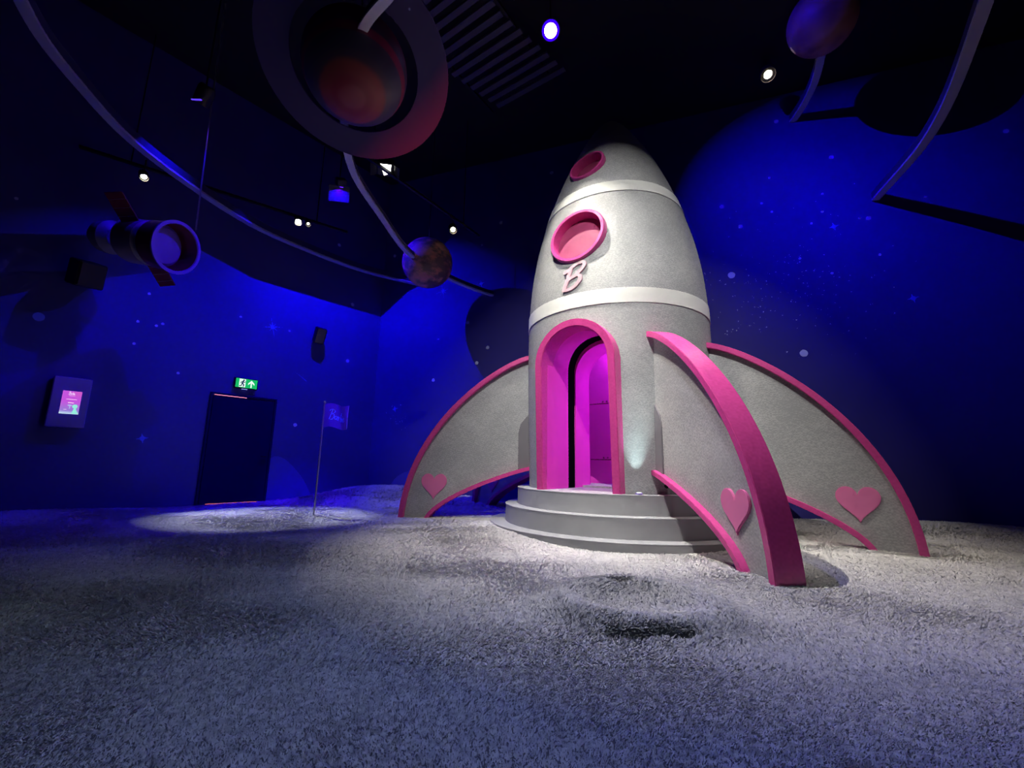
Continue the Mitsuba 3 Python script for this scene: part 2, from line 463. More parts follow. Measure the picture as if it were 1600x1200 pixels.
dust = []
for fn, d, n, cs, cz, ss, sz, k in ((wr, DR, NR, 10.2, 4.75, 0.8, 0.55, 150), (wr, DR, NR, 11.3, 4.6, 0.7, 0.7, 40), (wr, DR, NR, 10.6, 6.2, 0.8, 0.6, 22), (wr, DR, NR, 0.85, 2.15, 0.16, 0.22, 26)):
    for _ in range(k):
        m = frame(fn(rs.normal(cs, ss), rs.normal(cz, sz), 0.001), d, n)
        dust.append(moved(extrude(sg.Point(0, 0).buffer(rs.uniform(0.004, 0.013), 2), 0.004), m))
part('star_dust', cat(*dust), 'm_star', 'wall_right', smooth=False)
labels['wall_right__star_dust'] = {'kind': 'stuff', 'label': 'cluster of tiny painted stars'}
mound = sg.Polygon(catmull([(-2.666, -0.2), (-2.70, 0.66), (-2.6, 1.04), (-2.38, 1.03), (-2.08, 0.80), (-1.80, 0.48), (-1.5, -0.2)]))  # mound shape in a lighter blue than the wall
part('lighter_mound', moved(extrude(mound, 0.003), frame(wl(0, 0, 0.001), DL, NL)), 'm_lighter_blue', 'wall_left', smooth=False, label='lighter blue hill')
mound = sg.Polygon(catmull([(0.65, -0.2), (0.775, 0.41), (0.925, 0.585), (1.159, 0.711), (1.417, 0.78), (2.0, 0.82), (2.6, 0.6), (3.0, -0.2)]))
part('lighter_mound', moved(extrude(mound, 0.003), frame(wr(0, 0, 0.001), DR, NR)), 'm_lighter_blue', 'wall_right', smooth=False, label='lighter blue hill')
st = extrude(sg.Polygon([(-0.16, 0.095), (0.14, -0.075), (0.16, -0.105), (0.13, -0.09)]), 0.003)
part('painted_shooting_star', moved(st, frame(wl(-2.15, 3.05, 0.001), DL, NL)), 'm_star_blue', 'wall_left', smooth=False)

# ------------------------------------------------------------------ the exit door in the left wall
ML = lambda s, z, off: frame(wl(s, z, off), DL, NL)
sd0, sd1, zd = -3.98, -2.715, 2.33
dw = sd1 - sd0
leaf = moved(rbox(dw - 0.01, zd - 0.03, 0.04, 0.004), ML((sd0 + sd1) / 2, zd / 2 + 0.012, 0.022))
k = 'door_1'
labels[k] = {'label': 'dark navy exit door in the left wall under the green exit sign', 'category': 'door', 'kind': 'structure'}
part('leaf', leaf, 'm_door', k)
for s in (sd0 - 0.03, sd1 + 0.03):
    part('jamb', moved(rbox(0.05, zd + 0.06, 0.04, 0.004), ML(s, zd / 2 + 0.02, 0.021)), 'm_door', k)
part('lintel', moved(rbox(dw + 0.11, 0.04, 0.04, 0.004), ML((sd0 + sd1) / 2, zd + 0.055, 0.021)), 'm_door', k)
part('handle', moved(rbox(0.12, 0.025, 0.05, 0.008), ML(sd1 - 0.12, 1.05, 0.09)), 'm_black', k)
part('light_gap', moved(rbox(0.64, 0.018, 0.012, 0.002), ML(sd0 + 0.33, zd + 0.022, 0.05)), None, k, label='strip of pink light above the door leaf', emitter=glow(0.85, 0.25, 0.42))
part('light_gap', moved(rbox(1.0, 0.016, 0.012, 0.002), ML(sd0 + 0.62, height(*wl(-3.3, 0, 0.1)[:2]) + 0.03, 0.062)), None, k, label='strip of red light under the door leaf', emitter=glow(0.55, 0.10, 0.14))

# ------------------------------------------------------------------ exit sign over the door
k = thing('exit_sign', 'lit green exit sign with running figure and upward arrow above the dark door', 'exit sign')
cs, cz, hw, hh = -3.381, 2.676, 0.222, 0.102
part('housing', moved(rbox(2 * hw + 0.03, 2 * hh + 0.03, 0.07, 0.008), ML(cs, cz, 0.037)), 'm_black', k)
part('panel', moved(extrude(sg.box(-hw, -hh, hw, hh), 0.004), ML(cs, cz, 0.073)), None, k, emitter=glow(0.01, 0.50, 0.14), label='glowing green panel')
part('white_field', moved(extrude(sg.box(-0.155, -0.092, -0.022, 0.096), 0.002), ML(cs, cz, 0.078)), None, k, emitter=glow(0.80, 1.0, 0.90))
man_p = so.unary_union([sg.Point(-0.062, 0.066).buffer(0.017, 4),
                        strokes([[(-0.075, 0.04), (-0.092, -0.012)]], 0.03), strokes([[(-0.075, 0.036), (-0.048, 0.018), (-0.034, 0.036)]], 0.013),
                        strokes([[(-0.082, 0.036), (-0.108, 0.028), (-0.12, 0.002)]], 0.013), strokes([[(-0.088, -0.012), (-0.062, -0.03), (-0.066, -0.075)]], 0.017),
                        strokes([[(-0.094, -0.012), (-0.104, -0.05), (-0.138, -0.066)]], 0.017)])
part('running_figure', moved(extrude(man_p, 0.002), ML(cs, cz, 0.0812)), 'm_green', k, smooth=False)
arrow = so.unary_union([sg.box(0.083, -0.088, 0.113, 0.03), sg.Polygon([(0.098, 0.082), (0.165, 0.012), (0.165, -0.032), (0.098, 0.034), (0.031, -0.032), (0.031, 0.012)])])
part('arrow', moved(extrude(arrow, 0.002), ML(cs, cz, 0.078)), None, k, emitter=glow(0.80, 1.0, 0.90))
part('downlight', moved(rbox(0.12, 0.012, 0.05, 0.004), ML(cs - 0.02, cz - hh - 0.03, 0.05)), None, k, emitter=glow(0.25, 0.3, 0.75))

# ------------------------------------------------------------------ info screen on the left wall
k = thing('information_screen', 'white framed information screen glowing pink and teal on the blue left wall', 'screen')
sa, sb = float((V(-8.022, 7.49, 0) - WP) @ DL), float((V(-7.711, 7.868, 0) - WP) @ DL)
cs, pw = (sa + sb) / 2, sb - sa
part('panel', moved(rbox(pw, 0.885, 0.10, 0.012), ML(cs, 1.911, 0.07)), 'm_white_blue_lit', k)
part('wall_bracket', moved(rbox(pw * 0.6, 0.6, 0.02, 0.004), ML(cs, 1.911, 0.01)), 'm_black', k)
sc0, sc1 = float((V(-7.935, 7.597, 0) - WP) @ DL), float((V(-7.780, 7.784, 0) - WP) @ DL)
sw, sh = sc1 - sc0, 0.405


def f_screen(p, n, uv):
    s, z = uv.x, uv.y
    c = mix((0.35, 0.22, 0.75), (0.62, 0.10, 0.80), smoothstep(0.1, 0.6, z))
    c = mix(c, (0.70, 0.12, 0.62), smoothstep(0.6, 1.0, z) * smoothstep(0.2, 1.0, s))
    return mix(c, (0.55, 0.75, 0.95), smoothstep(0.16, 0.02, z) * (1 - 0.3 * s)) * 0.9


MS = ML((sc0 + sc1) / 2, 1.907, 0.121)
dm = extrude(sg.box(-sw / 2, -sh / 2, sw / 2, sh / 2), 0.004)
duv = np.c_[dm.vertices[:, 0] / sw + 0.5, dm.vertices[:, 1] / sh + 0.5]
part('display', mikit.ply(moved(dm, MS), None, smooth=False, uv=duv), None, k, label='bright portrait display', emitter={'type': 'area', 'radiance': proc(f_screen), 'sampling_weight': 0.01})
MS2 = ML((sc0 + sc1) / 2, 1.907, 0.1255)
BARBIE = [[(0.02, 0.80), (0.14, 0.98), (0.30, 0.98), (0.36, 0.82), (0.26, 0.62), (0.17, 0.54)], [(0.20, 0.94), (0.10, 0.40), (0.02, 0.08)],
          [(0.17, 0.54), (0.30, 0.55), (0.34, 0.36), (0.22, 0.08), (0.02, 0.06)],
          [(0.52, 0.44), (0.42, 0.40), (0.38, 0.22), (0.44, 0.12), (0.52, 0.28), (0.54, 0.44), (0.53, 0.18), (0.58, 0.14)],
          [(0.60, 0.46), (0.63, 0.28), (0.61, 0.12)], [(0.63, 0.30), (0.68, 0.44), (0.73, 0.42)],
          [(0.90, 0.86), (0.84, 0.60), (0.78, 0.14)], [(0.80, 0.26), (0.87, 0.42), (0.92, 0.30), (0.86, 0.12), (0.78, 0.12)],
          [(0.99, 0.42), (0.97, 0.22), (0.98, 0.10)], [(1.01, 0.56), (1.012, 0.575)],
          [(1.05, 0.26), (1.14, 0.34), (1.14, 0.44), (1.07, 0.42), (1.05, 0.20), (1.12, 0.10), (1.20, 0.18)]]
from shapely import affinity as saf
logo = saf.translate(saf.scale(strokes(BARBIE, 0.075), 0.065, 0.055, origin=(0, 0)), -0.045, 0.135)
part('title_lettering', moved(extrude(logo, 0.001), MS2), None, k, smooth=False, emitter=glow(0.95, 0.8, 1.0))
for x0, x1, y, h in ((-0.035, 0.04, 0.121, 0.006), (-0.065, 0.07, 0.055, 0.009), (-0.035, 0.04, -0.005, 0.013), (-0.075, -0.035, -0.125, 0.008)):
    part('text_line', moved(extrude(sg.box(x0, y - h / 2, x1, y + h / 2), 0.001), MS2), None, k, smooth=False, emitter=glow(1.0, 0.72, 0.95))
art = so.unary_union([sg.Point(0.062, -0.065).buffer(0.036, 8), sg.Polygon([(0.03, -0.195), (0.055, -0.09), (0.075, -0.09), (0.115, -0.195)])]).intersection(sg.box(-sw / 2 + .004, -sh / 2 + .004, sw / 2 - .004, sh / 2 - .004))
part('picture_shape', moved(extrude(art, 0.001), MS2), None, k, smooth=False, emitter=glow(0.30, 0.85, 0.72))
art = so.unary_union([saf.scale(sg.Point(-0.005, -0.05).buffer(0.03, 6), 1.0, 0.5), sg.box(-0.008, -0.11, 0.004, -0.05)])
part('picture_shape', moved(extrude(art, 0.001), MS2), None, k, smooth=False, emitter=glow(0.45, 0.50, 0.85))

# ------------------------------------------------------------------ wall speakers
for (x, y, z), lab in (((-7.95, 7.58, 4.22), 'black wall speaker on the left wall above the information screen'), ((-5.16, 10.96, 4.15), 'smaller black wall speaker near the far corner above the flag')):
    s = float((V(x, y, 0) - WP) @ DL)
    k = thing('wall_speaker', lab, 'speaker', 'black wall speakers')
    big = s < -4
    w, h, d = (0.42, 0.46, 0.34) if big else (0.26, 0.42, 0.22)
    tilt = trimesh.transformations.rotation_matrix(0.35, [1, 0, 0]) @ trimesh.transformations.rotation_matrix(0.4 if big else -0.2, [0, 1, 0])
    M = ML(s, z, 0.12 + d / 2)
    part('cabinet', moved(moved(rbox(w, h, d, 0.025), tilt), M), 'm_black', k)
    part('grille', moved(moved(moved(rbox(w - 0.05, h - 0.05, 0.012, 0.004), trimesh.transformations.translation_matrix([0, 0, d / 2 + 0.006])), tilt), M), 'm_black_gloss', k)
    part('bracket', moved(rbox(0.08, 0.10, 0.16, 0.01), ML(s, z, 0.08)), 'm_black', k)

# ------------------------------------------------------------------ flag
k = thing('flag', 'small violet flag with script lettering on a thin metal pole on the carpet', 'flag')
fp = V(-3.465, 8.002, 0)
zf = float(height(fp[0], fp[1]))
pole = lathe([(0.0, zf - 0.05), (0.017, zf - 0.05), (0.015, 2.03), (0.0, 2.03)], 16)
part('pole', moved(pole, trimesh.transformations.translation_matrix(fp)), 'm_grey_metal', k)
part('finial', moved(lathe([(0.0, 2.03), (0.02, 2.035), (0.026, 2.055), (0.014, 2.078), (0.0, 2.08)], 14), trimesh.transformations.translation_matrix(fp)), 'm_grey_metal', k)
nu, nv = 40, 24
uu, vv = np.meshgrid(np.linspace(0, 1, nu), np.linspace(0, 1, nv))
FD, FN = unit(V(1, 0.0, 0)), V(0, -1, 0)


def flag_p(u, v, off=0.0):
    x = 0.02 + 0.45 * u
    z = 1.585 + 0.43 * v - 0.02 * u + 0.025 * np.sin(u * 6.0) * (1 if True else 0)
    b = 0.05 * np.sin(u * 7.5 + 1.2 * v) * (0.3 + u)
    return fp + FD * x[..., None] + FN * (b + off)[..., None] + V(0, 0, 1) * z[..., None]


vs = flag_p(uu, vv, np.zeros_like(uu)).reshape(-1, 3)
vb = flag_p(uu, vv, np.full_like(uu, -0.004)).reshape(-1, 3)
fl = []
for a in range(nv - 1):
    for b in range(nu - 1):
        q4 = [a * nu + b, a * nu + b + 1, (a + 1) * nu + b + 1, (a + 1) * nu + b]
        fl += [[q4[0], q4[1], q4[2]], [q4[0], q4[2], q4[3]]]
fl = np.array(fl)
part('cloth', tm(np.vstack([vs, vb]), np.vstack([fl, fl[:, ::-1] + len(vs)])), 'm_flag', k, smooth=True)


def on_flag(poly, off):
    m = trimesh.creation.extrude_polygon(poly, 0.002)
    m = m.subdivide_to_size(0.03)
    v = m.vertices
    return tm(flag_p(v[:, 0] / 0.45, v[:, 1] / 0.43, off + v[:, 2]), m.faces)


txt = saf.translate(saf.scale(strokes(BARBIE, 0.065), 0.235, 0.20, origin=(0, 0)), 0.095, 0.125)
part('lettering', cat(*[on_flag(g, 0.001) for g in (txt.geoms if txt.geom_type == 'MultiPolygon' else [txt])]), 'm_flag_text', k, smooth=False, label='pale blue script lettering')
for nm, pth in (('hem', [(1.0, v) for v in np.linspace(0, 1, 12)]),):
    a = np.array(pth)
    part(nm, tube(flag_p(a[:, 0], a[:, 1], np.zeros(len(a))), 0.006, 6), 'm_white_blue_lit', k)

# ------------------------------------------------------------------ platform with steps
k = thing('stepped_platform', 'round grey three-stepped platform under the rocket doorway', 'platform')
for r, z0, z1 in ((2.265, -0.22, 0.05), (2.01, 0.05, 0.33), (1.80, 0.33, 0.61)):
    st_ = unman(man(lathe([(0, z0), (r - 0.004, z0), (r - 0.004, z1 - 0.02), (r, z1 - 0.015), (r, z1 - 0.005), (r - 0.006, z1), (0, z1)], 160)).trim_by_plane(NR.tolist(), -2.17))
    part('step', moved(st_, trimesh.transformations.translation_matrix(RC)), 'm_step', k, smooth=25)

# ------------------------------------------------------------------ rocket
rocket = thing('rocket', 'large silver toy rocket with pink fins, portholes and arched doorway', 'rocket')
prof = PchipInterpolator([0.5, 0.8, 2.0, 3.0, 3.6, 4.2, 4.8, 5.4, 6.0, 6.6, 7.2, 7.7, 8.05], [1.585, 1.593, 1.623, 1.635, 1.626, 1.587, 1.501, 1.359, 1.17, 0.935, 0.642, 0.34, 0.0])
dprof = prof.derivative()
zz = np.linspace(0.61, 8.05, 110)
outer = [(max(float(prof(z)), 0), z) for z in zz]
inner = [(max(float(prof(z)) - 0.12, 0.0), z) for z in np.linspace(7.5, 0.65, 60) if prof(z) > 0.13]
body = man(lathe([(0, 0.61)] + outer, 128))
cav = man(lathe([(0, 0.64)] + inner[::-1] + [(0, 7.55)], 96))
AZD = math.radians(-126.5)
DN, DT = V(math.cos(AZD), math.sin(AZD), 0), V(-math.sin(AZD), math.cos(AZD), 0)     # door outward, door sideways (image right)
LEAN = math.radians(2.5)
DU = unit(V(0, 0, 1) * math.cos(LEAN) + DN * math.sin(LEAN))
DNN = np.cross(DT, DU)
if DNN @ DN < 0:
    DNN = -DNN
DOOR = frame(V(0, 0, 0), DT, DN); DOOR[:3, 1] = V(0, 0, 1)
FRAMEM = np.eye(4); FRAMEM[:3, 0], FRAMEM[:3, 1], FRAMEM[:3, 2] = DT, DU, DNN


def arch(hw, z0, ztop):
    zs = ztop - hw
    a = np.linspace(0, np.pi, 40)
    return sg.Polygon([(hw, z0)] + [(hw * math.cos(t), zs + hw * math.sin(t)) for t in a] + [(-hw, z0)])


def door_prism(poly, d0, d1, m=DOOR):
    q = trimesh.creation.extrude_polygon(poly, d1 - d0)
    q.apply_translation((0, 0, d0))
    q.apply_transform(m)
    return q


atRC = lambda q: moved(q, trimesh.transformations.translation_matrix(RC))
shell = (body - cav) - man(door_prism(arch(0.60, 0.5, 3.22), 0.3, 2.4))
# portholes cut slightly
PORTS = [(math.radians(-126.5), 4.76, 0.50), (math.radians(-128.5), 6.38, 0.345)]


def surf(az, z):
    r = float(prof(z)); s = float(dprof(z))
    n = unit(V(math.cos(az), math.sin(az), -s))
    return RC + V(r * math.cos(az), r * math.sin(az), z), n


for az, z, r in PORTS:
    p, n = surf(az, z)
    c = lathe([(0, -0.22), (r * 0.87, -0.22), (r * 0.87, 0.4), (0, 0.4)], 64)
    shell = shell - man(moved(c, frame(p - RC, np.cross(V(0, 0, 1), n), n)))
part('body', atRC(unman(shell)), 'm_silver', rocket, smooth=30, label='brushed silver body shell')
for z0, z1 in ((3.455, 3.70), (5.56, 5.80)):
    zz = np.linspace(z0, z1, 7)
    pr = [(float(prof(z)) - 0.01, z) for z in zz] + [(float(prof(z)) + 0.012, z) for z in zz[::-1]]
    part('band', atRC(lathe(pr + pr[:1], 128)), 'm_white', rocket, smooth=30, label='pale band around the body')
for az, z, r in PORTS:
    p, n = surf(az, z)
    M = frame(p, np.cross(V(0, 0, 1), n), n)
    ring = lathe([(r * 0.86, -0.21), (r * 0.86, 0.01), (r * 0.88, 0.035), (r * 0.98, 0.035), (r, 0.015), (r, -0.12), (r * 0.9, -0.21), (r * 0.86, -0.21)], 72)
    h = part('porthole', moved(ring, M), 'm_pink', rocket, label='round pink porthole')
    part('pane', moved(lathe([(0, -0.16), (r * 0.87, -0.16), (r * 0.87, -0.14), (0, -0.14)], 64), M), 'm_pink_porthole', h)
# letter below the large porthole
BB = [[(545, 470), (700, 350), (870, 255), (975, 280), (985, 380), (900, 510), (810, 600), (740, 650)], [(690, 350), (640, 560), (585, 780), (530, 1010)],
      [(600, 740), (650, 690), (760, 640), (860, 630), (905, 740), (850, 870), (740, 980), (620, 1015), (540, 1000)]]
bp = strokes([[((x - 745) / 1000, (640 - y) / 1000) for x, y in q] for q in BB], 0.085)
p, n = surf(math.radians(-127), 4.0)
m = moved(extrude(saf.scale(bp, 0.78, 0.58, origin=(0, 0)), 0.028), frame(p - n * 0.006, np.cross(V(0, 0, 1), n), n))
part('letter_emblem', m, 'm_pink_pale', rocket, smooth=30, label='raised pale pink script letter')
# doorway
fr = arch(0.69, 0.61, 3.32).difference(arch(0.575, 0.3, 3.205))
def chamfer_prism(poly, d0, d1, b):
    a = trimesh.creation.extrude_polygon(poly, d1 - d0 - b); a.apply_translation((0, 0, d0))
    return a
part('door_frame', atRC(moved(chamfer_prism(fr, 1.20, 1.575, 0.0), FRAMEM)), 'm_pink', rocket, smooth=30, label='hot pink arched door frame')
part('door_frame_edge', atRC(moved(chamfer_prism(arch(0.683, 0.61, 3.313).difference(arch(0.582, 0.3, 3.212)), 1.57, 1.588, 0), FRAMEM)), 'm_pink', rocket, smooth=30)
reveal = arch(0.62, 0.61, 3.25).difference(arch(0.572, 0.3, 3.203))
part('door_reveal', atRC(door_prism(reveal, 0.80, 1.5)), 'm_magenta', rocket, smooth=30, label='pink tunnel lining of the doorway')
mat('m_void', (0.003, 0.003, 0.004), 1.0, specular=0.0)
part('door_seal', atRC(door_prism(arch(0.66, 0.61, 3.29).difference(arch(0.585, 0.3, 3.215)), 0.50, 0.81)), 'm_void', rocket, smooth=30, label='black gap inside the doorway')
part('inner_arch', atRC(door_prism(arch(0.62, 0.61, 3.20).difference(arch(0.56, 0.3, 3.13)), 0.0, 0.55)), 'm_magenta', rocket, smooth=30)
bw = atRC(door_prism(sg.box(-1.2, 0.61, 1.2, 3.6), -0.75, -0.70))
bk = part('cabin_wall', bw, 'm_magenta', rocket, smooth=False, label='riveted magenta wall inside the rocket')
riv = trimesh.creation.icosphere(1, 0.017)
rivd = mikit.ply(riv, 'm_sat_red', smooth=True)
for z in (1.12, 2.25):
    part('panel_seam', atRC(door_prism(sg.box(-0.9, z - 0.012, 0.9, z), -0.71, -0.696)), 'm_sat_red', bk, smooth=False)
    for u in np.arange(-0.6, 0.75, 0.085):
        pp = RC + DT * u + DN * -0.70 + V(0, 0, z + 0.03)
        part('rivet', rivd, 'm_sat_red', bk, to_world=T().translate(pp.tolist()))
for u, d, z, h, e in ((0.80, -0.30, 2.0, 2.0, (13, 2.6, 26)), (0.30, 0.30, 3.02, 0.04, (6, 1, 16)), (-0.25, -0.40, 3.36, 0.05, (85, 14, 170))):
    lamp_p = RC + DT * u + DN * d + V(0, 0, z)
    part('cabin_lamp', moved(rbox(0.06 if h > 1 else 0.3, 0.08, h, 0.008), frame(lamp_p, DT, V(0, 0, 1))), None, rocket, label='lamp inside the doorway', emitter=glow(*e, 1.5))
hp = math.radians(-79.5)
part('cable_hole', moved(lathe([(0, 0), (0.035, 0), (0.035, 0.006), (0, 0.006)], 20), frame(RC + V(1.598 * math.cos(hp), 1.598 * math.sin(hp), 0.73), V(0, 0, 1), V(math.cos(hp), math.sin(hp), 0))), 'm_black', rocket)

# fins
FIN_O = np.array([(1.60, 2.998), (2.089, 2.92), (3.917, 1.767), (3.943, -0.12)])
FIN_I = np.array([(1.58, 0.878), (1.629, 0.896), (3.455, 0.336), (3.426, -0.12)])


def bez(p, n=48):
    t = np.linspace(0, 1, n)[:, None]
    return (1 - t) ** 3 * p[0] + 3 * (1 - t) ** 2 * t * p[1] + 3 * (1 - t) * t * t * p[2] + t ** 3 * p[3]


fo, fi_ = bez(FIN_O), bez(FIN_I)


def offset_curve(c, d):
    t = np.gradient(c, axis=0); t /= np.linalg.norm(t, axis=1, keepdims=True)
    return c + np.c_[t[:, 1], -t[:, 0]] * d


FW, PT = 0.30, 0.09
panel_poly = sg.Polygon(np.vstack([offset_curve(fo, 0.02), offset_curve(fi_, -0.02)[::-1]]))
rim_o = sg.Polygon(np.vstack([fo, offset_curve(fo, 0.085)[::-1]])).buffer(0)
rim_i = sg.Polygon(np.vstack([fi_, offset_curve(fi_, -0.07)[::-1]])).buffer(0)
plate_poly = sg.Polygon([(1.55, 0.9), (1.80, 0.9), (1.80, 1.55), (1.76, 1.72), (1.55, 1.98)])


def slab(poly, w):
    q = extrude(poly, w)
    q.apply_translation((0, 0, -w / 2))
    return q


def bevel_slab(poly, w, b=0.006):
    return cat(slab(poly, w - 2 * b), slab(poly.buffer(-b, join_style=2), w))


ht = np.linspace(0, 2 * np.pi, 64, endpoint=False)
heart = sg.Polygon(np.c_[16 * np.sin(ht) ** 3, 13 * np.cos(ht) - 5 * np.cos(2 * ht) - 2 * np.cos(3 * ht) - np.cos(4 * ht)] / 16.0)
FINM = {k: mikit.ply(v, m, smooth=30) for k, v, m in (('panel', slab(panel_poly, PT), 'm_silver'), ('upper_rim', bevel_slab(rim_o, FW), 'm_pink'), ('lower_rim', bevel_slab(rim_i, FW * 0.9), 'm_pink'),
                                                      ('plate', slab(plate_poly, PT + 0.05), 'm_silver_dark'))}
hw_ = saf.scale(heart, 0.235, 0.255, origin=(0, 0))
heart_m = cat(moved(extrude(hw_, 0.022), np.eye(4)), moved(extrude(hw_.buffer(-0.008), 0.006), trimesh.transformations.translation_matrix([0, 0, 0.022])))
HEARTD = mikit.ply(heart_m, 'm_pink_heart', smooth=30)
for az, sides in ((-82.5, (1, -1)), (-184.9, (1, -1)), (-37.7, (-1, 1)), (134.0, (1, -1))):
    a = math.radians(az)
    e, sdir = V(math.cos(a), math.sin(a), 0), V(-math.sin(a), math.cos(a), 0)
    M = np.eye(4); M[:3, 0], M[:3, 1], M[:3, 2], M[:3, 3] = e, V(0, 0, 1), np.cross(e, V(0, 0, 1)), RC
    fin = part('fin', FINM['panel'], 'm_silver', rocket, to_world=T(M), label='curved silver fin with pink rims')
    part('upper_rim', FINM['upper_rim'], 'm_pink', fin, to_world=T(M), label='broad pink outer rim')
    part('lower_rim', FINM['lower_rim'], 'm_pink', fin, to_world=T(M), label='pink lower rim')
    part('mounting_plate', FINM['plate'], 'm_silver_dark', fin, to_world=T(M))
    for sg_ in sides:
        H = M.copy()
        if sg_ > 0:
            H[:3, 0], H[:3, 2] = -e, -M[:3, 2]
        H[:3, 3] = RC + e * 3.33 + V(0, 0, 0.60) + H[:3, 2] * (PT / 2 - 0.002)
        part('heart', HEARTD, 'm_pink_heart', fin, to_world=T(H), label='raised pink heart')

# small uplight on the platform and its beam on the body
k = thing('uplight', 'small round white uplight on the top step right of the doorway', 'lamp')
az = math.radians(-95.0)
up = RC + V(1.74 * math.cos(az), 1.74 * math.sin(az), 0.61)
part('housing', moved(lathe([(0, 0), (0.05, 0), (0.05, 0.022), (0.038, 0.028), (0, 0.028)], 24), trimesh.transformations.translation_matrix(up)), 'm_white_blue_lit', k)
part('lens', moved(lathe([(0, 0.0285), (0.03, 0.0285), (0.026, 0.033), (0, 0.034)], 20), trimesh.transformations.translation_matrix(up)), None, k, emitter=glow(5, 6, 6))
spot('light_uplight', up + V(0, 0, 0.06), up + V(-0.10 * math.cos(az), -0.10 * math.sin(az), 1.0), 8.5, (0.75, 1.0, 0.97), 21, 5, 1.0)

# ------------------------------------------------------------------ orbit rings
RINGS = {
    'A': ([[-5.595, 3.91, 6.1], [-5.701, 4.113, 6.1], [-5.94, 4.573, 6.1], [-6.164, 5.333, 6.1], [-6.331, 6.26, 6.1], [-6.21, 7.537, 6.1], [-5.807, 8.968, 6.1], [-5.138, 10.01, 6.1], [-4.228, 11.052, 6.1], [-3.266, 11.718, 6.1], [-2.776, 12.011, 6.1]], 0.13, 'long white orbit ring sweeping over the left wall to the small planet'),
    'C': ([[5.337, 6.238, 8.8], [5.623, 6.701, 8.808], [5.862, 7.142, 8.816], [6.098, 7.664, 8.824], [6.255, 8.238, 8.832], [6.311, 8.698, 8.84]], 0.13, 'short white orbit ring below the purple planet by the right wall'),
    'D': ([[5.198, 3.822, 6.5], [5.533, 4.228, 6.515], [5.878, 4.707, 6.53], [6.42, 5.493, 6.545], [6.955, 6.455, 6.56], [7.256, 7.28, 6.575], [7.546, 8.239, 6.59]], 0.14, 'white orbit ring at far upper right ending on the blue wall')}
Bz = lambda y: np.interp(y, [2.8, 5.4, 9.86, 11.19], [5.95, 5.9, 5.75, 5.48])
Bp = np.array([[-0.927, 2.861, 5.0], [-1.196, 3.196, 5.04], [-1.432, 3.421, 5.08], [-1.771, 3.914, 5.12], [-2.083, 4.554, 5.16], [-2.353, 5.381, 5.2], [-2.442, 6.07, 5.24], [-2.376, 7.217, 5.28], [-2.242, 8.533, 5.32], [-1.972, 9.242, 5.36], [-1.581, 9.976, 5.4], [-1.047, 10.678, 5.44], [-0.569, 11.191, 5.48]])
zn = np.linspace(5.93, 5.48, len(Bp))
Bp = np.c_[Bp[:, :2] * ((zn - 1) / (Bp[:, 2] - 1))[:, None], zn]
RINGS['B'] = (Bp.tolist(), 0.105, 'white orbit ring curving through the ringed planet and the small brown planet')
for kk in 'ABCD':
    pts, w, lab = RINGS[kk]
    c = catmull(pts, 9)
    r_ = thing('orbit_ring', lab, 'orbit ring', 'white orbit rings hung around the rocket')
    part('white_strip', ribbon(c, None, w, 0.04), 'm_ring_white_lit' if kk == 'B' else 'm_ring_white', r_, smooth=30, label='white underside')
    part('beam', ribbon(c + V(0, 0, 0.085 if kk != 'B' else 0.06), None, w * 0.9, 0.15 if kk != 'B' else 0.10), 'm_ring_dark', r_, smooth=30, label='dark blue beam above')


# ------------------------------------------------------------------ planets
GC, GN = V(-2.067, 4.721, 5.9), -unit(V(math.sin(0.397) * math.cos(1.679), math.sin(0.397) * math.sin(1.679), math.cos(0.397)))
if GN[2] > 0:
    GN = -GN


GP = unit(GN + 0.26 * V(0, 0.18, -0.98) + 0.10 * V(1, 0, 0))


def f_giant(p, n, uv):
    d = mi.Vector3f(p.x - float(GC[0]), p.y - float(GC[1]), p.z - float(GC[2]))
    c = (d.x * float(GP[0]) + d.y * float(GP[1]) + d.z * float(GP[2])) / 0.636
    c = c + 0.02 * (fbm(p.x * 6, p.y * 6, p.z * 6, 3) - 0.5)
    o = mix((0.20, 0.02, 0.10), (0.13, 0.10, 0.22), smoothstep(-0.1, 0.25, c))
    o = mix(o, (0.55, 0.05, 0.16), smoothstep(0.25, 0.32, c) * (1 - smoothstep(0.42, 0.48, c)))
    o = mix(o, (0.10, 0.09, 0.20), smoothstep(0.48, 0.55, c))
    o = mix(o, (0.16, 0.11, 0.17), smoothstep(0.68, 0.74, c) * 0.8)
    o = mix(o, (0.55, 0.10, 0.10), smoothstep(0.76, 0.84, c))
    o = mix(o, (0.50, 0.04, 0.08), smoothstep(0.90, 0.95, c))
    return 0.45 * mix(o, (0.58, 0.10, 0.14), smoothstep(0.965, 0.985, c))


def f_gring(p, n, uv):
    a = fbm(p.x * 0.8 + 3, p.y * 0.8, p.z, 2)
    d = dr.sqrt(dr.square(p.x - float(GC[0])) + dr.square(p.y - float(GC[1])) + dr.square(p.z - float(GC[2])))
    b = smoothstep(0.5, 1.15, (p.x - float(GC[0])) * 0.6 + (p.y - float(GC[1])) * 0.8)  # left side darkened, right side red: light on the ring put into the colour
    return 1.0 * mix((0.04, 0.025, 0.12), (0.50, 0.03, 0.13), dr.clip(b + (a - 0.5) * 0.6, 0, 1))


def f_mars(p, n, uv):
    a = fbm(p.x * 4 + 9, p.y * 4, p.z * 5, 4)
    return mix((0.20, 0.10, 0.10), (0.95, 0.42, 0.28), smoothstep(0.38, 0.62, a))


def f_moon(p, n, uv):
    a = fbm(p.x * 3, p.y * 3, p.z * 3, 4)
    return mix((0.24, 0.07, 0.07), (0.42, 0.18, 0.13), smoothstep(0.35, 0.65, a))


